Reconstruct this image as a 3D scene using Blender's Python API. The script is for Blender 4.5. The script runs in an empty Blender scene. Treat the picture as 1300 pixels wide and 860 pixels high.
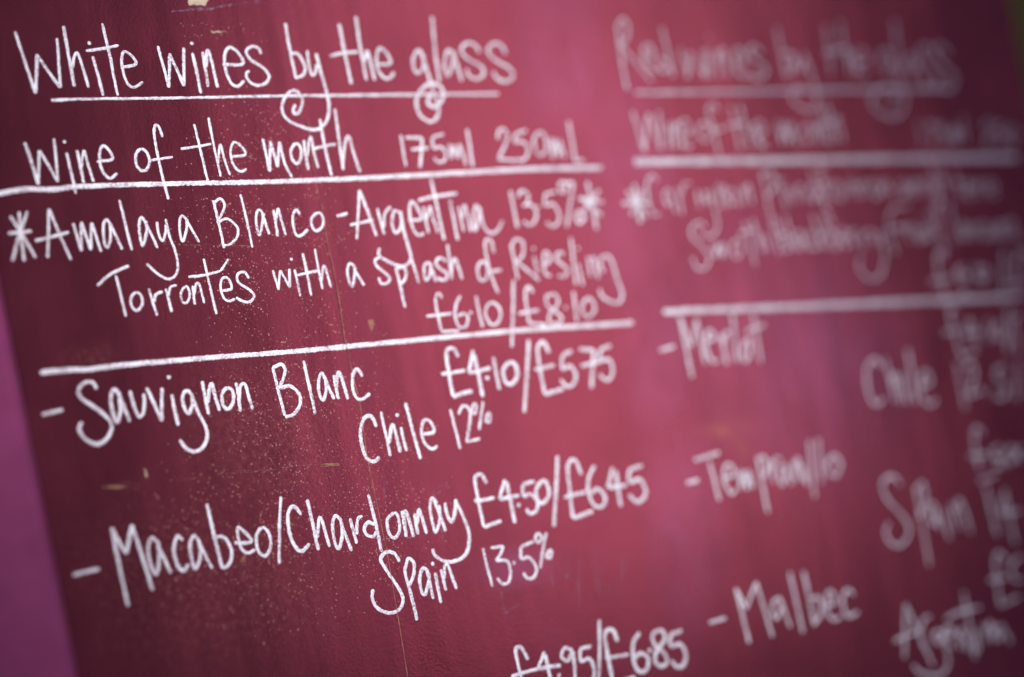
import bpy, math, random
from mathutils import Vector, Matrix, noise
random.seed(7)
S = bpy.context.scene
COL = S.collection

# ------------------------------------------------------------------ camera
FPX, CX, CY = 3069.4, 650.0, 430.0            # 85 mm lens on a 36 mm wide sensor, 1300 px tracing width
u = Vector((4550, 390, -FPX)).normalized()    # board's right, seen in camera axes
v = Vector((-3625, 18100, -FPX))
v = (v - u * v.dot(u)).normalized()           # board's up
w = v.cross(u)                                # into the board
R = Matrix((u, w, v))                         # camera axes -> world axes
CAM = R @ Vector((0, 0, 1.0))                 # one metre from the middle of the view
cd = bpy.data.cameras.new('camera')
cam = bpy.data.objects.new('camera', cd); COL.objects.link(cam)
cam.matrix_world = Matrix.Translation(CAM) @ R.to_4x4()
cd.lens = 85; cd.sensor_width = 36; cd.sensor_fit = 'HORIZONTAL'
cd.clip_start = 0.01; cd.clip_end = 100
cd.dof.use_dof = True
cd.dof.focus_distance = 1 / 1.066
cd.dof.aperture_fstop = 2.25
cd.dof.aperture_blades = 0
S.camera = cam

def ray(px, py):
    return R @ Vector(((px - CX) / FPX, -(py - CY) / FPX, -1.0))
def on(px, py, y=0.0):                        # photo point -> point on the plane y (board face is y = 0)
    d = ray(px, py); t = (y - CAM.y) / d.y
    return CAM + d * t

# ------------------------------------------------------------------ light
S.view_settings.view_transform = 'Standard'
S.view_settings.look = 'None'
S.view_settings.exposure = 0.0
S.view_settings.gamma = 1.0
W = bpy.data.worlds.new('World'); S.world = W; W.use_nodes = True
W.node_tree.nodes['Background'].inputs[0].default_value = (0.42, 0.40, 0.80, 1)
W.node_tree.nodes['Background'].inputs[1].default_value = 0.25

def lamp(name, kind, loc, target, energy, color, **k):
    l = bpy.data.lights.new(name, kind); l.energy = energy; l.color = color
    for a, b in k.items(): setattr(l, a, b)
    o = bpy.data.objects.new(name, l); COL.objects.link(o)
    o.location = loc
    o.rotation_euler = (Vector(target) - Vector(loc)).to_track_quat('-Z', 'Y').to_euler()
    return o
# unseen soft area lamp, added to lay a sheen across the board's gloss paint
g = on(610, 335); d = ray(745, 255); rd = Vector((d.x, -d.y, d.z)).normalized()
lamp('sheen_light', 'AREA', g + rd * 1.5, g, 3.05, (1.0, 0.91, 0.93), shape='RECTANGLE', size=0.46, size_y=0.82)
# cool spot added at the left, its cone narrowed to dim the far end
tl = on(535, 390)
lamp('side_light', 'SPOT', Vector((-0.75, -1.25, 0.62)), tl, 180.0, (0.96, 0.96, 1.0), spot_size=math.radians(18.8), spot_blend=1.0, shadow_soft_size=0.12)

# ------------------------------------------------------------------ materials
class NT:
    def __init__(s, name):
        s.m = bpy.data.materials.new(name); s.m.use_nodes = True
        s.t = s.m.node_tree; s.b = s.t.nodes['Principled BSDF']
    def n(s, kind, **k):
        x = s.t.nodes.new(kind)
        for a, b in k.items(): setattr(x, a, b)
        return x
    def put(s, sock, val):
        if hasattr(val, 'is_output') or hasattr(val, 'links'): s.t.links.new(val, sock)
        else: sock.default_value = val
    def coord(s): return s.n('ShaderNodeTexCoord').outputs['Object']
    def noise(s, co, scale, detail=4, rough=.55, dist=0):
        x = s.n('ShaderNodeTexNoise'); s.put(x.inputs['Vector'], co)
        x.inputs['Scale'].default_value = scale; x.inputs['Detail'].default_value = detail
        x.inputs['Roughness'].default_value = rough; x.inputs['Distortion'].default_value = dist
        return x.outputs['Fac']
    def rng(s, val, a, b, c=0.0, e=1.0):
        x = s.n('ShaderNodeMapRange'); x.interpolation_type = 'SMOOTHSTEP'
        s.put(x.inputs[0], val)
        for i, q in enumerate((a, b, c, e)): x.inputs[i + 1].default_value = q
        return x.outputs[0]
    def math(s, op, a, b=0.0):
        x = s.n('ShaderNodeMath', operation=op); s.put(x.inputs[0], a); s.put(x.inputs[1], b)
        return x.outputs[0]
    def mix(s, f, a, b):
        x = s.n('ShaderNodeMix', data_type='RGBA')
        s.put(x.inputs[0], f); s.put(x.inputs[6], a); s.put(x.inputs[7], b)
        return x.outputs[2]
    def bump(s, h, strength, dist):
        x = s.n('ShaderNodeBump'); x.inputs['Strength'].default_value = strength
        x.inputs['Distance'].default_value = dist; s.put(x.inputs['Height'], h)
        return x
    def mapped(s, co, loc=(0,0,0), rot=(0,0,0), sc=(1,1,1), kind='TEXTURE'):
        x = s.n('ShaderNodeMapping', vector_type=kind); s.put(x.inputs['Vector'], co)
        x.inputs['Location'].default_value = loc; x.inputs['Rotation'].default_value = rot; x.inputs['Scale'].default_value = sc
        return x.outputs[0]
    def length(s, vec):
        x = s.n('ShaderNodeVectorMath', operation='LENGTH'); s.put(x.inputs[0], vec)
        return x.outputs['Value']

def patch(T, co, px, py, rx, rz, tilt=0, soft=0.2):       # worn or hazed area round a point of the board
    p = on(px, py)
    L = T.length(T.mapped(co, (p.x, 0, p.z), (0, math.radians(tilt), 0), (rx, 1, rz)))
    return T.rng(L, 1.0, soft, 0, 1)

def board_material():
    T = NT('gloss_maroon_paint'); co = T.coord()
    c = (0.036, 0.0070, 0.0088, 1)
    n1 = T.noise(co, 9, 5, .6); n2 = T.noise(co, 55, 4, .6)
    col = T.mix(T.rng(n1, .3, .75), c, (0.043, 0.0090, 0.0115, 1))
    col = T.mix(T.math('MULTIPLY', T.rng(n2, .4, .8), .35), col, (0.030, 0.0068, 0.0125, 1))
    # old brown rubbed-through areas
    br = None
    for a in ((260, 745, .085, .05, 10), (330, 560, .05, .05, 0), (115, 455, .02, .008, 0), (935, 545, .022, .016, 0), (165, 618, .012, .004, 0)):
        q = patch(T, co, *a)
        br = q if br is None else T.math('MAXIMUM', br, q)
    br = T.math('MULTIPLY', br, T.rng(T.noise(co, 420, 5, .75), .40, .68))
    col = T.mix(T.math('MULTIPLY', br, .28), col, (0.21, 0.088, 0.062, 1))
    # purple scuffs
    pu = T.math('MULTIPLY', T.rng(T.noise(T.mapped(co, sc=(.35, 1, 2.2)), 12, 4, .6), .55, .8), .16)
    col = T.mix(pu, col, (0.10, 0.022, 0.075, 1))
    # wiped chalk residue, plus lilac sheen haze painted into the board colour
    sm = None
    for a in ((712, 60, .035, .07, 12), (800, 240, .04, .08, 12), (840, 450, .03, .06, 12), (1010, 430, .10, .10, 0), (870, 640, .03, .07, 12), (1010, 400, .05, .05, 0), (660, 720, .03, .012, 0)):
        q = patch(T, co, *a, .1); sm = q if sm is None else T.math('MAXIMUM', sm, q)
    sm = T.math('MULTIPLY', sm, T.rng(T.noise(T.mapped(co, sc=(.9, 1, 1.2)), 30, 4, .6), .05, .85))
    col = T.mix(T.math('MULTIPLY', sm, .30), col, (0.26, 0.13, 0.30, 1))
    tn = T.math('MULTIPLY', T.math('MAXIMUM', patch(T, co, 925, 545, .024, .007, 0, 0), patch(T, co, 938, 565, .008, .013, 0, 0)), T.rng(T.noise(co, 90, 4), .3, .8, .05, .5))
    col = T.mix(tn, col, (0.26, 0.14, 0.06, 1))
    # fine tan specks where the paint is worn off the grain
    vo = T.n('ShaderNodeTexVoronoi', feature='F1'); T.put(vo.inputs['Vector'], co); vo.inputs['Scale'].default_value = 1250
    sep = T.n('ShaderNodeSeparateColor'); T.put(sep.inputs[0], vo.outputs['Color'])
    reg = patch(T, co, 345, 340, .052, .075, -8, .1)
    for a in ((385, 570, .065, .075, 0), (330, 690, .07, .045, 10), (470, 640, .05, .05, 0), (320, 190, .035, .03, 0), (285, 40, .03, .008, 0)):
        reg = T.math('MAXIMUM', reg, patch(T, co, *a, .1))
    reg = T.math('MULTIPLY', reg, T.rng(T.noise(co, 45, 4, .65), .30, .66))
    size = T.math('ADD', T.math('MULTIPLY', sep.outputs[1], .00022), .00010)
    dot = T.math('LESS_THAN', vo.outputs['Distance'], T.math('MULTIPLY', size, 1250.0))
    keep = T.math('GREATER_THAN', T.math('MULTIPLY', reg, .72), sep.outputs[0])
    dot = T.math('MULTIPLY', dot, keep)
    col = T.mix(T.math('MULTIPLY', dot, T.math('ADD', T.math('MULTIPLY', sep.outputs[2], .65), .15)), col, (0.44, 0.26, 0.20, 1))
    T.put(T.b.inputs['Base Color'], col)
    # hand-painted surface: roller stipple and long brush drags
    st = T.noise(co, 760, 4, .65)
    dr = T.noise(T.mapped(co, sc=(4, 1, .22)), 60, 3, .6)
    lg = T.noise(T.mapped(co, sc=(.6, 1, 2.5)), 13, 3, .5)
    h = T.math('ADD', st, T.math('MULTIPLY', dr, .2))
    b1 = T.bump(lg, .05, .012)
    b = T.bump(h, .17, .00030)
    T.put(b.inputs['Normal'], b1.outputs[0])
    T.put(T.b.inputs['Normal'], b.outputs[0])
    T.put(T.b.inputs['Roughness'], T.rng(T.math('ADD', T.noise(co, 18, 4), T.math('MULTIPLY', dot, .5)), .25, .9, .19, .29))
    T.b.inputs['Specular IOR Level'].default_value = 0.9; T.b.inputs['IOR'].default_value = 1.9
    T.b.inputs['Specular Tint'].default_value = (1.0, 0.16, 0.27, 1)
    return T.m

def chalk_material(name, grain, col=(0.86, 0.86, 0.87, 1), alpha=None):
    T = NT(name); co = T.coord()
    n = T.noise(co, 1050, 3, .7); n2 = T.noise(co, 160, 3, .6)
    f = T.math('MULTIPLY', T.rng(n, .62, .40), T.rng(n2, .3, .7, .15, 1.0))
    c2 = T.mix(T.math('MULTIPLY', f, grain), col, (0.24, 0.09, 0.13, 1))
    T.put(T.b.inputs['Base Color'], c2)
    T.b.inputs['Roughness'].default_value = .75
    T.b.inputs['Specular IOR Level'].default_value = .25
    T.put(T.b.inputs['Normal'], T.bump(n, .5, .0003).outputs[0])
    if alpha is not None:
        T.put(T.b.inputs['Alpha'], T.math('MULTIPLY', T.rng(T.noise(co, 420, 4, .7), .42, .68), alpha))
    return T.m

def plain(name, c1, c2, scale, rough=.5, spec=.5, tint=None, bump=.3, bd=.0006):
    T = NT(name); co = T.coord(); n = T.noise(co, scale, 5, .6)
    T.put(T.b.inputs['Base Color'], T.mix(T.rng(n, .3, .7), c1, c2))
    T.b.inputs['Roughness'].default_value = rough; T.b.inputs['Specular IOR Level'].default_value = spec
    if tint: T.b.inputs['Specular Tint'].default_value = tint
    T.put(T.b.inputs['Normal'], T.bump(T.noise(co, scale * 6, 3), bump, bd).outputs[0])
    return T.m

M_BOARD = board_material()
M_CHALK = chalk_material('white_paint_pen', .85)
M_RULE = chalk_material('dry_white_paint_pen', .9)
M_GHOST = chalk_material('rubbed_out_chalk', .3, (0.44, 0.18, 0.25, 1), .36)
M_SCUFF = chalk_material('lilac_scuff', .2, (0.40, 0.26, 0.42, 1), .6)
M_FRAME = plain('violet_gloss_paint', (0.20, 0.034, 0.085, 1), (0.25, 0.045, 0.110, 1), 40, .42, .6, (.75, .3, .9, 1))
M_CREAM = plain('bare_cream_undercoat', (0.62, 0.50, 0.36, 1), (0.48, 0.36, 0.25, 1), 300, .8, .2)
M_TAN = plain('tan_bare_wood', (0.33, 0.17, 0.105, 1), (0.22, 0.09, 0.06, 1), 700, .8, .2)
M_DRYTAN = chalk_material('dry_tan_scratch', .2, (0.40, 0.22, 0.15, 1), 1.0)
M_CRACK = plain('tan_crack_edge', (0.40, 0.20, 0.13, 1), (0.16, 0.045, 0.035, 1), 160, .8, .2)
M_DARK = plain('dark_crack_edge', (0.022, 0.005, 0.007, 1), (0.03, 0.006, 0.008, 1), 300, .8, .1)
M_WALL = plain('olive_plaster', (0.27, 0.21, 0.045, 1), (0.19, 0.16, 0.06, 1), 4, .9, .2, None, .4, .01)

# ------------------------------------------------------------------ helpers
def link(name, verts, faces, mat, parent=None, label=None, smooth=True):
    c = sum((Vector(p) for p in verts), Vector()) / len(verts)
    if name == 'panel': c = Vector()                  # its paint is placed from the board's own origin
    me = bpy.data.meshes.new(name)
    me.from_pydata([tuple(Vector(p) - c) for p in verts], [], faces); me.validate(); me.update()
    if smooth: me.polygons.foreach_set('use_smooth', [True] * len(me.polygons))
    me.materials.append(mat)
    o = bpy.data.objects.new(name, me); COL.objects.link(o); o.location = c
    if parent: o.parent = parent
    if label: o['label'] = label
    return o

def slab(name, quad, y0, y1, mat, parent=None, label=None, bevel=.0):
    # quad: four (x, z) corners; y0 front, y1 back
    vs = [(x, y0, z) for x, z in quad] + [(x, y1, z) for x, z in quad]
    fs = [(0, 1, 2, 3), (7, 6, 5, 4)] + [(i, i + 4, (i + 1) % 4 + 4, (i + 1) % 4) for i in range(4)]
    o = link(name, vs, fs, mat, parent, label, False)
    import bmesh
    bm = bmesh.new(); bm.from_mesh(o.data)
    bmesh.ops.recalc_face_normals(bm, faces=bm.faces)
    if bevel: bmesh.ops.bevel(bm, geom=bm.edges[:], offset=bevel, segments=4, profile=.6, affect='EDGES')
    bm.to_mesh(o.data); bm.free()
    return o

def smooth_pts(p, n=10):
    if len(p) < 3: return p
    q = [p[0] * 2 - p[1]] + p + [p[-1] * 2 - p[-2]]
    if (p[0] - p[-1]).length < 1e-6: q[0], q[-1] = p[-2], p[1]
    out = []
    for i in range(1, len(q) - 2):
        a, b, c, d = q[i - 1:i + 3]
        for k in range(n):
            t = k / n
            out.append(.5 * (2 * b + (c - a) * t + (2 * a - 5 * b + 4 * c - d) * t * t + (3 * b - a - 3 * c + d) * t ** 3))
    out.append(p[-1])
    return out

SEED = [0]
def ribbon(vs, fs, pts, width, h=.00012, rough=.20):
    """one pen stroke: a low domed bead of paint along pts (x, z) on the board"""
    SEED[0] += 1; sd = SEED[0] * 3.17
    seg = [(pts[i + 1] - pts[i]).length for i in range(len(pts) - 1)]
    tot = sum(seg)
    if tot < 1e-7: return
    n = max(6, int(tot / .00045)); hw = width / 2
    # sample, denser at the ends for round caps
    ss = [tot * i / n for i in range(n + 1)]
    cap = [hw * (1 - math.cos(math.pi / 2 * k / 5)) for k in range(5)]
    ss = sorted(set([s for s in ss if hw < s < tot - hw] + [c for c in cap if c < tot / 2] + [tot - c for c in cap if c < tot / 2] + [tot / 2]))
    def at(s):
        for i, L in enumerate(seg):
            if s <= L or i == len(seg) - 1:
                return pts[i].lerp(pts[i + 1], min(1, s / L) if L > 0 else 0)
            s -= L
    P = [at(s) for s in ss]
    base = len(vs); jx = random.uniform(-.08, .08); lift = random.uniform(.00001, .00004)
    for i, p in enumerate(P):
        a, b = P[max(0, i - 1)], P[min(len(P) - 1, i + 1)]
        t = (b - a).normalized(); nr = Vector((-t.y, t.x))
        s = ss[i]; e = min(s, tot - s)
        k = math.sqrt(max(.0, 1 - ((hw - e) / hw) ** 2)) if e < hw else 1.0
        k = max(k, .12)
        for o, z in ((-1, 0), (-.75, .7), (0, 1), (.75, .7), (1, 0)):
            wob = 1 + rough * noise.noise(Vector((s * 900, o * 2 + sd, sd))) * 1.6 + .24 * noise.noise(Vector((s * 130, sd, o))) + jx
            q = p + nr * (o * hw * k * wob)
            vs.append((q.x, -(lift + h * z * (.4 + .6 * k)), q.y))
    for i in range(len(P) - 1):
        for j in range(4):
            a = base + i * 5 + j
            fs.append((a, a + 1, a + 6, a + 5))

REG = dict(A1=(0,0,5.375), A2=(190,0,5.375), A3=(420,0,5.375), A4=(0,140,5.375), A5=(220,140,5.375), A6=(440,140,5.375), A7=(620,140,5.375), A8=(0,240,5.375),
  B1=(120,270,5.375), B2=(320,280,5.375), B3=(540,280,4.6), B4=(30,430,5.375), B5=(240,430,5.375), B6=(440,480,5.375), B7=(540,410,4.455), B8=(80,620,4.3),
  C1=(340,610,4.778), C2=(580,560,4.778), C3=(590,660,4.3), C4=(760,0,4.3), C5=(1000,0,4.3), C6=(780,190,4.97), C7=(1000,190,4.3), C8=(820,370,5.375),
  D1=(1060,300,5.375), D2=(1060,430,5.375), D3=(840,530,4.778), D4=(1080,560,5.85), D5=(870,690,5.059), D6=(1080,690,5.059), P=(0,0,1))

def to2(px, py):
    q = on(px, py); return Vector((q.x, q.z))

def strokes(text, width):
    width *= .78
    """'A1 L x,y x,y; C x,y ...; D x,y'  L straight segments, C smooth curve, D dot"""
    vs, fs = [], []; reg = REG['P']
    for part in text.replace('\n', ' ').split(';'):
        tk = part.split()
        if not tk: continue
        if tk[0] in REG: reg = REG[tk[0]]; tk = tk[1:]
        if not tk: continue
        kind = tk[0]
        pts = []
        for t in tk[1:]:
            a, b = t.split(','); pts.append(to2(reg[0] + float(a) / reg[2], reg[1] + float(b) / reg[2]))
        if kind == 'D':
            r = width * .55
            ribbon(vs, fs, [pts[0] + Vector((-r, -r * .4)), pts[0] + Vector((r, r * .4))], width * 1.15)
        elif kind == 'L':
            for a, b in zip(pts, pts[1:]):
                m = (a + b) / 2; nn = Vector((-(b - a).y, (b - a).x)) * random.uniform(-.012, .012)
                ribbon(vs, fs, smooth_pts([a, m + nn, b], 6), width)
        else:
            ribbon(vs, fs, smooth_pts(pts), width)
    return vs, fs

# small hand alphabet for the far column, too blurred to trace (x-height 0..1 down, ascender -0.9)
HAND = dict(
 a=(.9,'C .75,.15 .4,0 .12,.4 .25,.95 .55,.65 .7,.1;L .7,.1 .9,1'), b=(.85,'L .1,-.9 .3,1;C .2,.2 .6,.05 .8,.5 .65,.95 .3,1'),
 c=(.75,'C .7,.15 .4,0 .15,.4 .3,.95 .75,.8'), d=(.9,'L .7,-.9 .9,1;C .75,.2 .3,.1 .15,.6 .45,1 .8,.7'), e=(.8,'C .1,.5 .75,.4 .5,0 .15,.3 .3,.9 .8,.8'),
 f=(.6,'C .6,-.7 .3,-.9 .2,-.4 .5,1.2;L .05,.1 .65,0'), g=(.85,'C .7,.1 .3,0 .15,.5 .45,.9 .7,.3;C .7,.05 .95,1 .8,1.8 .3,1.6'),
 h=(.85,'L .1,-.9 .3,1;C .25,.6 .45,.05 .65,.2 .85,1'), i=(.35,'L .1,.05 .25,1;D .05,-.4'), k=(.8,'L .1,-.9 .3,1;L .7,0 .25,.5 .8,1'), l=(.35,'L .05,-.9 .3,1'),
 m=(1.2,'L .1,.05 .25,1;C .22,.6 .4,.05 .55,.2 .7,1;C .66,.6 .8,.05 1,.2 1.15,1'), n=(.85,'L .1,.05 .25,1;C .22,.6 .45,.05 .65,.2 .8,1'),
 o=(.8,'C .4,0 .1,.4 .25,.95 .6,.95 .7,.4 .4,0'), p=(.85,'L .1,.05 .45,1.8;C .15,.2 .6,.05 .75,.5 .3,.95'), r=(.65,'L .1,.05 .3,1;C .22,.6 .35,.1 .65,.05'), s=(.7,'C .65,.15 .35,0 .15,.25 .55,.6 .65,.85 .35,1 .1,.8'),
 t=(.55,'L .2,-.7 .45,1;L 0,.05 .6,-.05'), u=(.85,'C .1,.05 .25,.9 .55,.85 .65,.1;L .65,.05 .85,1'), v=(.75,'L .05,.05 .4,1 .65,0'), y=(.85,'C .1,.05 .3,.7 .55,.6 .6,0;C .6,0 .8,1 .7,1.7 .2,1.6'),
 P=(.95,'L .1,-.8 .4,1.2;C .1,-.7 .6,-.9 .8,-.4 .3,.2'))
def hand(word, x, y, xh, adv, slope=-.05, slant=.22):
    vs = []
    for ch in word:
        wd, st = HAND[ch]
        for part in st.split(';'):
            tk = part.split(); o = []
            for t in tk[1:]:
                a, b = (float(k) for k in t.split(','))
                X = x + a * adv + b * xh * slant; Y = y + b * xh + a * adv * slope
                o.append('%.1f,%.1f' % (X, Y))
            vs.append(tk[0] + ' ' + ' '.join(o))
        x += wd * adv * 1.06; y += slope * wd * adv
    return 'P;' + ';'.join(vs)

# ------------------------------------------------------------------ the board
board = bpy.data.objects.new('menu_board', None); COL.objects.link(board)
board['label'] = 'deep red painted wine menu board covered in white handwriting inside a violet frame'
board['category'] = 'menu board'

# left frame edge traced at the frame's front face, right edge on the board face
FH = -.030
lt, lb = on(-70, -20, FH), on(124, 960, FH)
def along(a, b, z):
    t = (z - a.z) / (b.z - a.z); return a.x + (b.x - a.x) * t
ZT, ZB = .34, -.40
rt, rb = on(1281, 0), on(1303, 115)
XR_T, XR_B = along(rt, rb, ZT), along(rt, rb, ZB)
XL_T, XL_B = along(lt, lb, ZT), along(lt, lb, ZB)
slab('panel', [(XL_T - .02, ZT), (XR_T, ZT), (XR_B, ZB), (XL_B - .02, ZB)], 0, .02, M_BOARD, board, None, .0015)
slab('frame_rail', [(XL_T - .09, ZT), (XL_T, ZT), (XL_B, ZB), (XL_B - .09, ZB)], FH, -.0004, M_FRAME, board, 'broad violet frame rail down the left side', .006)

def mark(name, text, width, label, mat=None):
    vs, fs = strokes(text, width * .001)
    return link(name, vs, fs, mat or M_CHALK, board, label)
def word(text, what, width=1.5, where='in the left column'):
    return mark('written_word', text, width, 'white handwritten %s %s' % (what, where))
def price(text, what, width=1.55, where='in the left column'):
    return mark('written_price', text, width, 'white handwritten %s %s' % (what, where))
HD = 'in the top left heading'
word('A1 L 103,215 243,640 250,370 412,600 390,262; L 433,178 508,595; C 495,470 505,400 526,362 555,430 605,600; L 632,385 705,655; D 610,297; L 697,160 803,655; L 585,350 810,310; C 832,460 925,440 905,390 850,352 830,400 838,480 870,570 915,598 975,560', 'White', 1.6, HD)
word('A2 L 55,315 132,600 135,365 235,590 232,325; L 292,362 350,640; D 288,298; L 360,355 398,595; C 385,460 388,380 400,345 425,430 465,600; C 497,440 632,440 610,370 550,325 515,370 515,460 550,560 600,590 645,550; C 762,370 740,330 700,318 660,350 690,410 770,460 815,520 790,570 740,585 690,565 662,530 662,500 682,485', 'wines', 1.6, HD)
word('A2 L 925,160 1000,540; C 955,370 1010,370 1058,450 1050,510 998,535; C 1075,345 1085,430 1105,510 1130,500 1140,440; C 1135,365 1165,480 1205,620 1225,720 1212,815 1161,876 1102,885 1032,865 951,828 908,770 907,710 935,650 985,618 1030,650 1042,705 1020,765 990,778 980,745 997,715', 'by with a curled tail', 1.6, HD)
word('A3 L 55,165 140,575; C -8,385 80,365 185,355; L 170,115 243,550; C 225,440 240,370 252,355 270,430 300,550; C 310,440 405,435 385,370 335,330 312,390 320,470 360,530 400,535 432,495', 'the', 1.65, HD)
word('A3 C 640,400 600,345 565,390 565,460 590,500 630,470 635,420; C 620,370 655,480 700,620 735,740 720,810 670,830 605,780 585,690 620,610 690,570 755,600 765,670 720,730 665,710 680,660 705,640; L 690,115 740,560; C 840,370 800,345 780,400 775,470 800,520 830,440 840,360; C 835,350 860,440 895,555; C 1015,360 985,310 930,295 890,340 930,400 1020,450 1045,500 1000,540 945,520 925,470; C 1195,370 1160,310 1110,300 1070,345 1120,410 1220,470 1245,520 1200,560 1140,540 1105,490', 'glass with a curled tail', 1.75, HD)
SL = 'in the second line of the left column'
word('A4 L 170,220 262,510 267,275 395,490 368,195; L 455,290 518,572; D 440,217; L 525,275 573,500; C 555,400 565,310 577,280 600,370 640,490; C 660,352 765,335 745,275 700,245 680,300 690,390 725,450 760,465 800,430', 'Wine', 1.4, SL)
word('A4 C 965,265 930,300 930,370 960,410 995,410 1020,360 1005,295 965,265; C 1110,185 1085,115 1062,103 1052,150 1070,280 1110,460 1150,610; L 1015,345 1180,320', 'of', 1.4, SL)
word('A5 L 142,95 235,485; L 50,265 260,232; L 240,50 325,455; C 305,370 315,260 325,240 350,340 388,445; C 390,320 490,305 465,250 415,220 392,270 400,350 435,405 470,418 500,400', 'the', 1.4, SL)
word('A5 L 610,195 658,420 662,210 712,390 724,215; C 724,215 760,360 810,460; C 840,228 805,270 812,335 845,365 870,330 870,260 840,228; L 890,205 920,410; C 915,320 925,220 942,185 960,290 990,395; L 998,60 1080,450; L 955,265 1110,232; L 1103,-10 1160,410; C 1155,390 1170,240 1198,180 1230,290 1275,425', 'month', 1.5, SL)
word('A6 L 370,170 405,385; L 400,190 515,190; C 515,190 512,280 500,395; L 440,270 560,258; L 665,165 585,185; C 585,185 595,260 640,250 675,290 670,340 630,355 595,325; L 700,230 715,335 730,235 760,330 770,230; C 770,230 795,300 815,375; L 822,130 860,385', 'measure 175ml', 1.5, SL)
word('A7 C 65,200 70,145 105,130 130,170 115,240 70,330; L 65,335 190,345; L 260,140 185,165; C 185,165 180,215 230,215 270,260 260,320 225,345 190,335; C 350,150 310,200 325,280 355,310 395,270 390,190 350,150; L 425,190 440,330 455,195 485,320 490,200; L 490,210 525,330; L 545,75 590,345 655,345', 'measure 250ml', 1.5, SL)
AL = 'in the left wine of the month entry'
mark('asterisk', 'A8 L 70,185 135,285 245,470; L 130,155 165,495; L 187,155 135,300 85,495; L 55,305 215,290', 1.45, 'white asterisk at the left edge before Amalaya')
word('A8 L 325,470 335,135 485,485; L 240,355 470,295; L 500,235 555,425 555,225 620,420 625,230 690,430; C 765,255 725,210 705,260 715,370 735,400 755,330 750,230; L 750,235 835,415; L 815,75 900,420; C 1000,240 965,195 950,250 960,340 975,390 1000,300 1000,220; L 985,215 1075,405; C 1070,225 1085,310 1110,355 1130,300 1135,240; C 1130,205 1160,330 1200,440 1215,540 1190,600 1140,615 1070,575 1000,510; B1 C 640,60 595,22 580,80 590,170 605,195 630,110 628,45; L 625,45 715,205', 'Amalaya', 1.4, AL)
word('A5 L 272,615 347,944; C 272,640 320,605 348,640 340,690 300,770; C 300,775 365,742 435,799 433,869 382,919 339,922; L 458,575 540,939; C 625,720 585,680 565,730 575,830 592,849 610,760 612,700; L 605,700 655,850; L 685,680 713,864; C 700,760 710,690 720,680 740,760 770,855; C 865,715 840,680 815,730 825,820 850,860 880,850 920,815; C 990,700 945,740 950,800 980,825 1020,790 1020,730 990,700', 'Blanco', 1.4, AL)
mark('dash_mark', 'A5 L 1115,725 1190,705', 1.6, 'white dash before Argentina in the left column')
word('A6 L 70,882 88,545 205,860; L 25,785 185,750; L 210,670 258,850; C 255,800 260,710 300,660; C 365,700 325,690 310,770 335,840 370,800 375,720; P C 508,268 512,291 518,312 522,328 516,337 504,337 488,330 481,323 482,315; A6 C 420,750 510,740 470,650 440,630 430,700 450,800 490,855 530,840; L 525,660 560,840; C 545,740 570,660 585,720 625,840; L 575,465 666,887; C 490,615 600,590 755,568; L 710,650 759,887; D 708,628; L 765,660 800,830; C 785,740 805,650 825,720 850,830; C 905,680 880,650 865,740 880,825 900,740 910,660; C 905,660 935,790 985,840 1030,820 1065,755', 'Argentina with long tailed g', 1.5, AL)
word('A7 L 150,550 200,805; C 200,590 230,550 270,575 265,630 235,655; C 235,650 300,650 330,710 305,775 265,780 240,755; D 340,662; L 460,555 385,575; C 385,575 390,650 440,640 480,700 480,760 440,795 395,765; C 525,490 485,505 495,560 530,545 530,500; L 580,495 535,800; L 520,500 580,495; C 620,690 595,740 625,770 655,730 620,690', 'strength 13.5%', 1.5, AL)
mark('asterisk', 'A7 L 675,490 740,815; L 755,545 650,690; L 615,600 785,630; L 625,600 775,720', 1.7, 'blurred white asterisk after 13.5% in the left column')
word('B1 C 20,500 110,420 235,365; L 145,430 215,710; C 285,545 250,580 255,640 290,670 325,630 320,570 285,545; L 370,520 428,705; C 405,610 420,560 465,540; L 487,520 527,680; C 505,570 520,510 560,495; C 620,505 590,550 600,610 630,615 650,570 640,520 620,505; L 670,500 685,630; C 680,560 695,490 715,490 735,560 750,620; L 745,315 833,695; C 640,440 760,425 860,400; L 860,400 915,315; C 870,535 935,520 915,455 875,450 860,510 880,580 915,605 960,590; C 1055,450 1020,405 975,425 985,480 1060,530 1090,570 1060,610 1010,605 965,580', 'Torrontés', 1.35, AL)
word('B2 L 140,340 182,475 192,340 258,460 255,330; L 290,335 330,520; D 268,265; L 345,225 405,515; L 310,375 450,345; L 428,195 482,470; C 475,420 485,320 500,325 520,390 540,460', 'with', 1.35, AL)
word('B2 C 700,320 665,295 650,350 665,420 685,450 700,380 700,320; L 695,330 765,445', 'a', 1.4, AL)
word('B2 C 870,250 840,275 850,310 920,370 940,400 920,430 880,430 865,390; L 980,320 1045,595; C 985,330 1030,320 1050,350 1045,400 1020,430; C 1060,170 1100,300 1140,430; C 1215,290 1180,300 1175,370 1190,410 1215,370 1220,290; L 1215,290 1255,420; B3 C 125,240 85,220 60,250 85,280 125,310 120,345 85,345 70,330; L 130,140 155,345; C 150,300 160,240 175,225 195,280 215,345', 'splash', 1.45, AL)
word('B3 C 330,240 305,280 315,340 345,350 365,310 360,260 330,240; C 400,190 385,120 355,115 350,160 375,290 425,425; L 360,300 445,290', 'of before Riesling', 1.45, AL)
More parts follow.
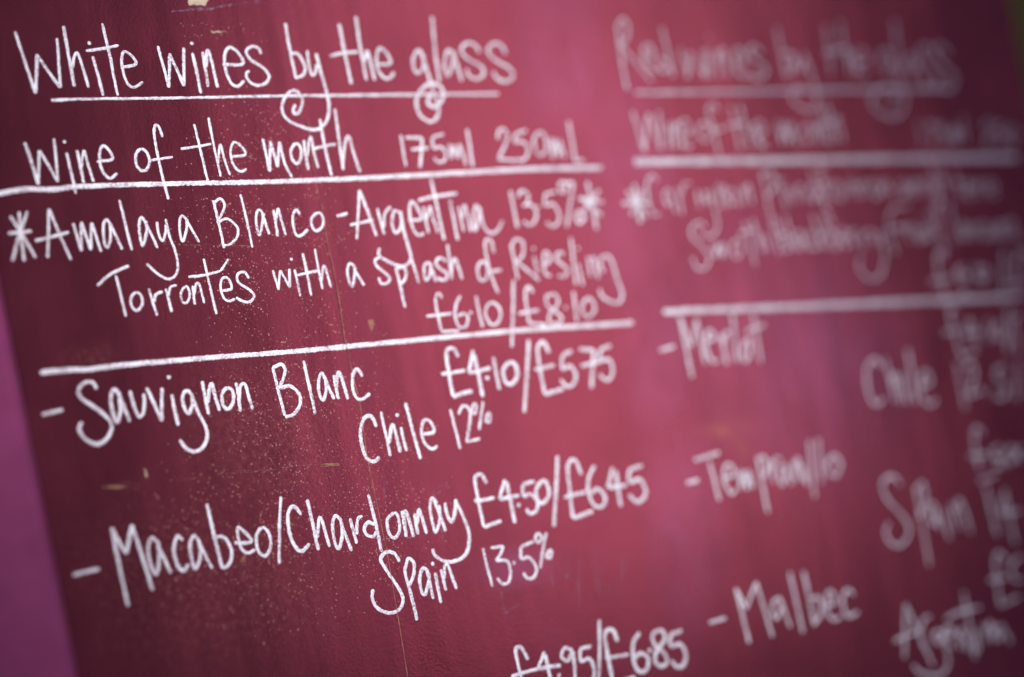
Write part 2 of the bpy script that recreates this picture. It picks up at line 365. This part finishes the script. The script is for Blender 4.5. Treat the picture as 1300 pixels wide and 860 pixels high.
word('B3 L 500,140 540,345; C 500,160 520,115 565,120 575,170 560,220 520,235; L 525,235 665,350; L 635,210 655,310; D 632,165; C 690,260 725,240 720,195 695,190 690,260 705,315 735,325; C 810,195 775,190 765,225 800,260 830,290 815,325 775,325; L 850,100 880,375; L 890,250 920,380; D 890,165; L 950,210 965,330; C 965,230 985,220 1000,280 1010,340; C 1055,210 1030,215 1025,270 1045,300; C 1050,200 1085,230 1120,340 1150,430 1130,480 1080,475 1030,440 1020,400', 'Riesling', 1.45, AL)
price('B3 C 95,455 85,430 65,435 60,480 75,560 95,650; L 95,650 200,645; L 5,560 155,545; C 205,440 180,490 175,560 195,620 235,620 250,570 225,545 190,560; D 265,540; L 295,440 335,625; C 375,485 350,540 380,605 420,600 440,550 420,495 375,485; L 515,350 505,740; C 630,425 610,390 590,400 585,450 605,600; L 545,545 660,525; L 605,600 710,610; C 740,430 705,450 715,500 755,530 800,570 770,605 725,590 730,540 775,490 765,440 740,430; D 820,510; L 865,415 885,590; C 945,455 915,500 925,550 960,560 990,520 975,470 945,455', 'price £6.10/£8.10', 1.55, AL)
mark('dash_mark', 'B4 L 125,522 270,485', 1.5, 'white dash before Sauvignon')
word('B4 C 500,345 470,300 420,300 375,350 400,410 500,480 580,550 600,610 570,680 510,720 440,700 385,640 385,590 405,575; C 660,390 620,350 595,400 605,490 635,570 660,500 655,400; L 650,380 725,570; C 725,355 750,450 785,530 815,510 825,440 820,375; L 840,335 945,565 945,335; L 1010,380 1055,595; D 990,263; C 1150,380 1110,355 1085,400 1095,470 1125,510 1150,460 1150,390; C 1140,370 1190,500 1245,610 1250,690 1210,755 1150,770 1100,740 1065,690; B5 L 90,290 135,520; C 125,440 145,320 160,320 180,400 210,495; C 265,335 225,380 235,460 270,480 300,430 300,365 265,335; L 322,300 350,500; C 345,420 350,330 380,310 405,390 435,485', 'Sauvignon', 1.75)
word('B5 L 570,195 655,530; C 570,200 630,175 655,210 645,270 615,335; C 615,340 690,325 755,385 755,460 710,520 655,535; L 782,150 862,515; C 930,280 905,235 885,290 890,380 915,420 935,360 930,270; L 920,250 990,415; L 988,250 1020,415; C 1005,340 1015,240 1030,240 1060,330 1085,415; C 1185,260 1150,210 1120,240 1115,330 1140,400 1180,415 1235,375', 'Blanc', 1.75)
price('B7 C 185,195 165,150 130,150 120,200 155,415; L 155,420 265,385; L 90,290 225,270; L 270,155 245,285 370,255; L 275,180 325,420; D 350,312; L 385,195 420,380; C 475,225 440,270 455,335 490,345 520,300 510,240 475,225; L 585,95 560,510; C 700,170 670,110 640,130 640,200 675,405; L 675,405 780,375; L 620,265 730,240; L 830,160 775,185; C 775,185 775,260 820,245 850,290 840,345 800,360 765,320; L 870,150 955,155 940,370; L 880,245 1000,215; L 1050,130 990,150; C 990,150 990,210 1040,210 1060,260 1050,310 1020,325 985,290', 'price £4.10/£5.75', 1.95)
word('B6 C 205,335 170,265 120,275 95,360 105,460 140,550 190,570 225,540; L 235,230 300,535; C 290,450 305,340 320,325 345,420 368,510; L 370,335 410,500; D 345,253; L 402,170 505,555; C 515,385 595,370 575,305 530,290 510,360 530,440 580,485 620,465', 'Chile', 1.75)
word('B6 L 708,215 775,485; C 765,250 790,195 830,205 845,270 820,440; L 820,440 910,415; L 930,160 905,355; C 865,180 855,230 880,240 885,185 865,180; C 965,240 950,290 975,300 980,250 965,240', 'strength 12%', 1.5)
mark('dash_mark', 'B8 L 55,475 200,440', 1.6, 'white dash before Macabeo')
word('B8 L 265,215 355,645; L 265,215 345,360 375,200 490,560; C 530,310 485,270 465,330 480,420 510,470 525,390 520,310; L 515,310 590,465; C 655,285 625,260 605,330 625,420 660,450 685,415; C 750,300 715,260 695,310 705,400 725,440 750,370 745,290; L 740,290 815,440; L 785,85 870,440; C 815,270 880,270 920,340 910,410 875,440; C 935,300 1030,290 960,215 955,260 975,330 1010,355 1050,335; C 1085,215 1055,260 1065,340 1105,370 1135,310 1120,240 1085,215; L 1190,45 1180,415', 'Macabeo followed by a slash', 1.6)
word('C1 C 205,210 160,160 125,200 130,310 165,400 205,430 255,385; L 240,115 308,425; C 300,350 310,240 325,235 350,320 375,405; C 445,250 410,215 393,270 405,370 430,415 450,340 445,250; L 440,240 510,430; L 500,230 540,385; C 540,330 545,240 575,215; L 610,85 690,435; C 650,270 610,255 585,290 600,330 640,340 660,310; C 765,200 725,240 735,320 770,350 800,300 790,220 765,200; L 815,185 840,345; C 830,280 830,190 850,220 885,345; L 890,200 910,330; C 905,270 915,180 930,210 965,325; C 1030,140 995,110 985,180 1005,280 1020,315 1045,230 1040,150; L 1010,120 1080,310; C 1075,135 1085,200 1115,250 1135,190 1140,115; C 1135,115 1185,220 1220,320 1210,430 1150,485 1070,490 1015,455 1000,415', 'Chardonnay', 1.75)
price('C2 C 180,260 150,205 115,215 115,280 165,525; L 165,525 270,485; L 105,365 230,345; L 293,235 258,355 380,330; L 300,245 352,500; D 375,390; L 470,245 400,265; C 400,265 405,330 450,325 490,370 480,425 440,440 425,410; C 515,245 480,300 495,370 530,370 560,320 545,255 515,245; L 612,90 588,520; C 755,205 720,120 680,130 675,210 705,470; L 705,470 825,425; L 650,345 780,310; C 835,150 800,230 800,320 840,395 890,390 895,330 850,290 815,320; L 945,160 915,285 1030,270; L 965,180 995,400; L 1125,150 1045,175; C 1045,175 1050,250 1110,235 1145,300 1130,350 1090,370 1045,325', 'price £4.50/£6.45', 1.95)
word('C1 C 800,495 770,445 720,435 685,475 710,530 790,650 820,720 800,780 740,805 670,780 635,720 638,660; C 830,520 840,590 870,700 905,850; C 835,540 850,475 885,500 885,570 860,640; C 975,560 940,535 920,600 935,680 955,690 975,620 975,560; L 965,550 1005,720; L 1015,560 1050,745; D 1000,507; L 1050,540 1080,670; C 1070,600 1075,520 1095,520 1120,590 1145,660', 'Spain', 1.75)
word('C3 L 98,155 152,365; L 140,155 212,145; C 212,145 195,190 170,225; C 172,225 230,225 250,280 240,340 205,350 175,320; D 270,237; L 375,120 305,150; C 305,150 310,215 350,205 390,260 380,310 345,320 320,290; L 445,70 412,265; C 400,75 385,105 405,125 420,95 400,75; C 465,165 445,200 465,210 475,180 465,165', 'strength 13.5% beside Spain', 1.55)
price('C3 C 345,765 310,700 280,705 285,760 325,930; L 325,930 400,910; L 255,857 400,815; L 435,720 400,815 525,795; L 440,735 480,920; D 515,850; C 590,715 545,700 530,745 560,770 590,720; L 590,715 605,900; L 690,690 630,705; C 630,705 635,770 680,760 705,810 700,870 650,900; L 735,545 730,920; C 835,665 810,605 770,610 770,680 810,900; L 765,755 895,735; L 810,900 930,860; C 955,615 920,680 925,780 955,830 995,815 1000,755 960,730 930,755; D 1010,715; C 1060,605 1025,630 1040,690 1090,730 1105,780 1070,800 1040,770 1050,710 1090,660 1085,615 1060,605; L 1185,605 1125,625; C 1125,625 1125,690 1175,680 1205,730 1195,790 1160,805 1125,770', 'price £4.95/£6.85', 1.95)

# ruled lines
def rule(text, width, label): mark('ruled_line', text, width, label, M_RULE)
rule('P C 65,127.5 130,125.5 200,125 360,122 420,121.5 560,120 633,119.5', 1.5, 'thin white rule under the heading White wines by the glass')
rule('P C -14,249 0,246 31,240.6 67,240.6 93,237.8 130,235.8 240,233 341,231 460,226.5 598,219 680,214.7 765,213.5', 2.45, 'white rule under Wine of the month in the left column')
rule('P C 51,473.7 86,470 114,469 149,464.4 270,454 370,446.7 480,436.5 560,429 670,419 804,410', 2.45, 'white rule above Sauvignon Blanc')
rule('P C 807,118 900,117 1060,114.5 1207,112.5', 1.7, 'blurred rule under the heading Red wines by the glass')
rule('P C 805,206 921,204.5 1000,204 1163,201.6 1292,200', 3.3, 'blurred rule under Wine of the month in the right column')
rule('P C 842,396 950,392 1060,387.5 1181,382 1294,377', 3.0, 'blurred rule above Merlot')

# right column, out of focus
RH = 'in the blurred right heading'
word('C4 L 100,130 155,490; C 105,140 130,105 160,140 155,210 115,240; L 115,240 290,445; C 240,320 300,300 285,255 250,250 245,320 270,370 315,395; L 345,150 410,420; C 375,340 340,320 330,360 350,390 390,370', 'Red', 1.45, RH)
word('C4 L 445,265 490,425 500,285 585,425 575,270; L 590,270 610,425; D 600,205; L 645,270 660,425; C 655,350 670,270 690,300 710,420; C 745,350 800,335 785,280 750,275 745,350 775,410 815,415; C 890,290 850,250 820,280 850,320 910,370 900,420 850,425 820,390', 'wines', 1.45, RH)
word('C4 L 970,150 1025,420; C 1000,290 1050,300 1060,380 1025,415; C 1065,290 1080,360 1110,380 1130,310; C 1120,290 1165,420 1190,520 1180,590 1130,600 1070,560 1050,510 1090,475 1125,500', 'by', 1.45, RH)
word('C5 L 205,140 240,410; L 195,290 330,265; L 280,110 340,400; C 330,360 340,290 360,320 375,410; C 370,350 435,335 415,280 380,280 370,350 400,400 430,400', 'the', 1.45, RH)
word('C5 C 560,290 520,280 510,350 540,390 570,340 560,290; C 560,290 600,420 640,540 620,620 560,640 480,600 460,540 510,480 580,480 590,530 545,550; L 580,115 625,420; C 690,310 660,310 660,370 690,400 700,330; L 695,310 760,480; C 790,270 740,250 730,300 780,360 820,430 800,480 740,480; C 880,300 840,250 800,280 840,350 910,420 890,490 830,480', 'glass', 1.45, RH)
RS = 'in the second line of the right column'
word('C4 L 185,610 250,830 270,620 340,820 330,610; L 375,670 390,810; L 400,670 420,810; C 410,750 430,670 450,740 460,810; C 450,740 500,720 480,660 450,670 450,750 480,800 510,790', 'Wine', 1.3, RS)
word('C4 C 575,670 545,710 560,760 600,760 615,710 575,670; C 655,600 620,570 600,610 630,720 660,850; L 620,720 690,700', 'of', 1.3, RS)
word('C4 L 720,580 775,820; L 700,690 800,670; L 770,570 830,810; C 825,740 850,680 890,810; C 860,740 910,720 890,670 860,680 870,770 920,800', 'the', 1.3, RS)
word('C4 L 975,660 1000,790 1010,660 1040,780 1050,670 1090,800; C 1140,680 1110,720 1130,770 1160,760 1165,700 1140,680; L 1180,680 1200,780; C 1195,730 1210,670 1240,780; L 1215,580 1265,790; L 1200,680 1290,660; C5 L 210,560 270,770; C 255,690 270,640 300,770', 'month', 1.3, RS)
word('C5 L 715,660 735,790; L 750,680 800,675 790,790; L 860,680 825,690; C 825,690 830,730 870,730 870,780 830,785; L 890,690 905,780 915,690 930,780 945,690; L 955,640 975,790', 'measure 175ml', 1.1, RS)
word('C5 C 1070,700 1090,660 1120,690 1075,780; L 1075,780 1130,775; L 1180,670 1145,690; C 1145,690 1150,730 1185,730 1180,780 1145,780; C 1225,690 1205,740 1230,780 1250,730 1225,690', 'measure 250', 1.1, RS)
RA = 'in the right wine of the month entry'
mark('asterisk', 'C6 L 125,220 165,465; L 50,340 225,335; L 80,260 205,430; L 175,260 105,415', 2.0, 'blurred white asterisk before Carignan in the right column')
word('C6 C 270,195 235,165 205,220 215,330 250,410 285,405; C 340,250 315,280 330,350 350,330; L 345,250 390,400; L 400,240 430,410; C 420,290 440,220 480,215; L 520,260 540,370; C 585,260 565,300 590,340 605,290; C 600,260 640,400 650,490 620,540 575,548 535,510; L 650,220 670,370; C 660,300 690,230 710,370; C 745,250 720,280 735,340 755,330; L 755,250 790,360; L 810,230 820,340; C 825,280 845,220 870,340', 'Carignan', 1.15, RA)
word('C6 L 930,140 1040,660; C 930,160 990,140 1010,230 960,300; L 1030,170 1090,380; ' + hand('ina', 996, 236, 22, 21).replace('P;', 'P '), 'word, too blurred to read, next to Carignan', 1.15, RA)
word(hand('for', 1040, 232, 22, 21) + ';P L 1028,215 1060,290', 'short blurred word after Carignan', 1.15, RA)
word(hand('iron', 1083, 231, 21, 17), 'blurred word in the middle of the line', 1.15, RA)
word(hand('anglt', 1138, 230, 21, 17), 'blurred word between two other smudged words', 1.15, RA)
word(hand('tere', 1210, 232, 21, 18), 'last blurred word of the entry line', 1.15, RA)
word('C6 C 575,490 540,460 490,490 490,550 560,620 600,690 570,750 520,745 490,680; L 625,590 640,680 655,590 680,680 690,590 710,680; C 770,570 745,610 765,680 795,660 800,590 770,570; L 820,460 890,730; L 790,530 880,510; L 870,440 945,650; C 925,600 930,540 955,570 975,640', 'word starting with a large S', 1.15, RA)
word(hand('blackber', 986, 296, 23, 16) + ';C7 L 400,450 420,550; C 410,500 430,450 460,450; C 470,440 480,500 500,510 505,450; C 500,450 530,560 510,680 450,710 390,650 400,590', 'word with a long y tail', 1.15, RA)
word('C7 C 660,310 580,320 550,400 590,570; L 540,440 640,420; ' + hand('ruit', 1146, 286, 22, 17).replace('P;', 'P '), 'word starting with f', 1.15, RA)
word('C7 C 850,290 810,300 820,400 860,560; L 880,290 920,510; ' + hand('avours', 1215, 284, 21, 15).replace('P;', 'P '), 'smudged last word under the blurred wine of the month', 1.15, RA)
price('D1 C 755,150 725,105 700,140 710,260 770,460; L 770,450 900,390; L 650,310 780,285; C 880,200 835,240 840,300 880,310 890,260 850,260; D 930,320; L 960,190 985,310; C 1010,210 980,250 1000,300 1035,290 1040,230 1010,210; L 1155,90 1140,470', 'price £6.10', 1.6, 'in the right wine of the month entry')
price('D1 C 1330,120 1270,110 1240,200 1260,440; L 1180,330 1280,310', 'pound sign at the right rim', 1.5, 'cut off by the frame')
mark('dash_mark', 'C8 L 95,405 195,375', 1.9, 'blurred white dash before Merlot')
RC = 'in the right column'
word('C8 L 230,170 315,590; L 240,190 310,380 345,190 405,500; C 410,340 470,320 445,270 415,290 415,400 460,480 500,470; L 510,300 555,500; C 530,380 540,290 575,285; L 590,160 622,480; C 690,330 655,400 675,480 705,430 705,350 690,330; L 730,150 785,490; L 685,275 810,225', 'Merlot', 1.65, RC)
price('D1 C 830,510 790,500 790,560 870,840; L 860,830 960,790; L 740,660 850,640; L 920,560 890,670 990,660; L 935,580 960,760; D 985,730; L 1040,570 1070,720; C 1110,590 1085,640 1105,700 1140,670 1110,590; L 1185,490 1180,800; C 1270,560 1230,550 1220,620 1260,800', 'price beside Merlot', 1.6, RC)
word('D2 C 320,190 270,140 220,200 220,320 250,420 290,450 330,410; L 340,130 415,430; C 400,350 390,260 420,260 455,440; L 455,240 495,440; L 495,70 555,440; C 580,320 650,300 630,230 590,250 590,380 640,450 690,420', 'Chile', 1.65, RC)
word('D2 L 830,170 890,480; C 890,200 930,170 950,250 910,390; L 910,390 1020,350; D 1045,370; L 1160,190 1100,210; C 1100,210 1105,280 1150,290 1165,370 1130,410 1090,380; L 1260,150 1235,420', 'strength 12.5%', 1.6, RC)
mark('dash_mark', 'D3 L 150,400 225,380', 2.0, 'blurred white dash before Tempranillo')
word('D3 L 200,260 350,215; L 290,270 350,505; C 380,370 440,350 420,290 385,300 380,390 420,460 450,440; L 470,320 480,440 500,320 520,440 530,320 555,430; L 580,240 645,580; C 580,260 620,240 640,310 610,370; L 655,260 680,400; C 665,330 690,250 725,255; C 750,290 715,320 730,410 755,340 750,280; L 750,290 790,410; L 800,260 810,390; C 810,330 825,250 855,390; L 860,290 880,410; L 895,140 930,490; L 950,130 975,400; C 1045,230 1005,290 1030,350 1065,350 1085,280 1045,230', 'Tempranillo', 1.7, RC)
price('D2 C 1010,650 965,610 950,690 985,890; D4 L 955,300 1085,255; L 880,120 1010,100; L 1110,40 1060,60; C 1060,60 1060,120 1110,120 1120,180 1060,190; D 1140,190; C 1190,40 1155,100 1190,160 1225,100 1190,40; C 1275,40 1240,90 1270,150', 'price beside Tempranillo', 1.6, RC)
word('D4 C 370,330 330,270 270,270 235,330 270,430 370,540 430,630 420,720 360,780 290,750 260,680 280,610; L 480,340 585,930; C 490,370 530,310 555,400 540,500 500,570; C 620,470 585,470 590,570 620,620 630,520; L 620,470 660,650; L 670,510 735,730; L 745,460 790,660; C 775,540 805,440 850,540 890,680', 'Spain', 1.65, RC)
word('D4 L 1005,340 1090,700; L 1150,360 1110,540 1260,520; L 1150,400 1220,760', 'strength beginning 14', 1.55, RC)
mark('dash_mark', 'D5 L 155,510 260,480', 1.6, 'blurred white dash before Malbec')
word('D5 L 325,290 410,640; L 325,290 395,420 455,250 560,600; C 600,350 565,380 560,450 590,480 620,400; L 605,345 675,540; L 670,185 755,575; L 760,180 830,530; C 800,360 860,350 875,440 830,520; C 905,400 960,380 940,310 910,330 910,430 950,490 1000,470; C 1085,330 1040,300 1010,350 1020,430 1050,470 1110,440', 'Malbec', 1.6, RC)
word('D6 L 345,740 350,390 530,790; L 280,630 420,570; L 430,530 470,680; C 440,600 470,490 510,470; C 570,560 530,590 560,640 590,600; C 580,560 620,700 620,790 560,850 450,830 400,780; C 600,600 650,580 640,540 605,560 610,640 650,670; L 680,560 705,680; C 695,600 720,550 750,690; L 725,310 800,740; C 610,490 700,440 830,410; L 795,560 820,700; L 850,520 870,640; C 870,560 900,510 920,630; C 960,530 930,550 950,620 970,560; L 965,520 1030,640', 'Argentina', 1.6, RC)
price('D6 C 1000,110 950,60 930,140 960,400; L 960,400 1080,340; L 890,240 1000,220; C 1090,80 1030,150 1050,230 1100,230', 'price beside Argentina', 1.55, RC)

# rubbed-out old prices that still show faintly, scuffs, chips and the long crack
def ghost(text, width, label): mark('rubbed_out_writing', text, width, label, M_GHOST)
ghost('C3 L 195,365 220,515 300,460', 1.6, 'faint rubbed out corner below 13.5%')
for q in ('C3 L 470,230 485,370', 'C3 L 390,350 430,340', 'C3 L 560,220 550,320 590,300', 'C3 L 625,170 625,490', 'C3 L 700,150 735,400 820,380; L 690,300 770,280', 'C3 L 870,180 860,330; L 820,240 900,225'):
    ghost(q, 1.9, 'faint rubbed out price stroke right of 13.5%')
ghost('C1 C 1000,80 1050,35 1110,45; L 1005,68 1025,130', 1.3, 'faint rubbed out stroke above Chardonnay')
ghost('C1 L 1045,200 1065,370', 1.3, 'faint rubbed out stroke behind Chardonnay')
ghost('B6 L 250,650 265,840', 1.2, 'faint pink chalk trail left of the crack')
mark('scuff', 'A2 L 150,80 390,62 760,10; L 320,52 420,70; L 330,75 450,60', .8, 'lilac scuff under the cream chip', M_SCUFF)
mark('scuff', 'P C 930,120 1010,116 1080,110', 2.5, 'soft lilac scuff on the far side', M_SCUFF)

def chip(pts, label, mat=M_CREAM):
    base = [on(*p) for p in pts]; c = sum(base, Vector()) / len(base)
    out = []
    for a, b in zip(base, base[1:] + base[:1]):
        for k in range(7):
            q = a.lerp(b, k / 7); q += Vector((random.uniform(-1, 1), 0, random.uniform(-1, 1))) * .00022
            out.append((q.x, -.00006, q.z))
    n = len(out)
    out += [(c.x + (x - c.x) * .8, -.00010, c.z + (z - c.z) * .8) for x, y, z in out] + [(c.x, -.0001, c.z)]
    fs = [(i, (i + 1) % n, n + (i + 1) % n, n + i) for i in range(n)] + [(n + i, n + (i + 1) % n, 2 * n) for i in range(n)]
    link('paint_chip', out, fs, mat, board, label)
chip([(238, -8), (268, -8), (261, 7.5), (250, 6.5), (239, 6.5)], 'large cream paint chip at the top')
chip([(268, 40), (279, 39.5), (287, 40.5), (280, 42.3), (270, 41.8)], 'narrow tan chip above wines')
chip([(182.5, 595), (184.5, 595), (187.5, 606), (185.5, 607)], 'upright tan chip under Sauvignon')
chip([(130, 617.5), (150, 616.5), (165, 618.5), (150, 620.5), (131, 620)], 'flat brown chip above Macabeo', M_TAN)
chip([(408, 589.5), (430, 588), (431, 591), (410, 593)], 'flat tan chip under Blanc', M_TAN)
chip([(467, 407), (474, 406), (475, 414), (471, 421), (469, 415)], 'curled tan chip left of the price', M_TAN)
chip([(308, 707), (313, 703), (311, 712), (304, 715)], 'tan chip under Macabeo', M_TAN)
for q in ('P C 469,421 480,424 490,427', 'P C 405,508 420,511 432,515', 'P C 500,561 520,564 534,567', 'P C 208,310 240,311.5 275,311.5 330,313', 'P C 455,595 462,597 466,598', 'P C 216,610 232,609 252,607', 'P C 275,602 300,601 330,598 352,596', 'P C 360,594 380,592 402,590', 'P C 182,597 185,606 187,609', 'P C 240,11 262,12 275,11'):
    mark('scratch', q, .34, 'fine tan scratch', M_DRYTAN)
CRK = 'P C 390,150 396,200 402,238 410,275 416,310 424,345 431,385 438,432 443,452 449,480 458,520 466,580 474,618 483,662 492,705 500,752 508,800 516,850 526,910'
mark('crack', CRK, .42, 'long thin tan edged crack running down the board', M_CRACK)
mark('crack', CRK.replace('P C 390,150 396,200', 'P C 388.5,150 394.7,200').replace(' 410,275', ' 408.9,275').replace(' 416,310', ' 414.9,310').replace(' 424,345', ' 422.9,345').replace(' 431,385', ' 429.9,385').replace(' 438,432', ' 436.9,432'), .30, 'dark hairline along the tan crack', M_DARK)

# ------------------------------------------------------------------ what shows past the board's right edge
wl = slab('background_wall', [(.2, 1.6), (4.0, 1.6), (4.0, -1.2), (.2, -1.2)], 1.1, 1.25, M_WALL, None, None, .01)
wl['label'] = 'blurred olive plaster wall far behind the right edge of the red board'
wl['category'] = 'wall'
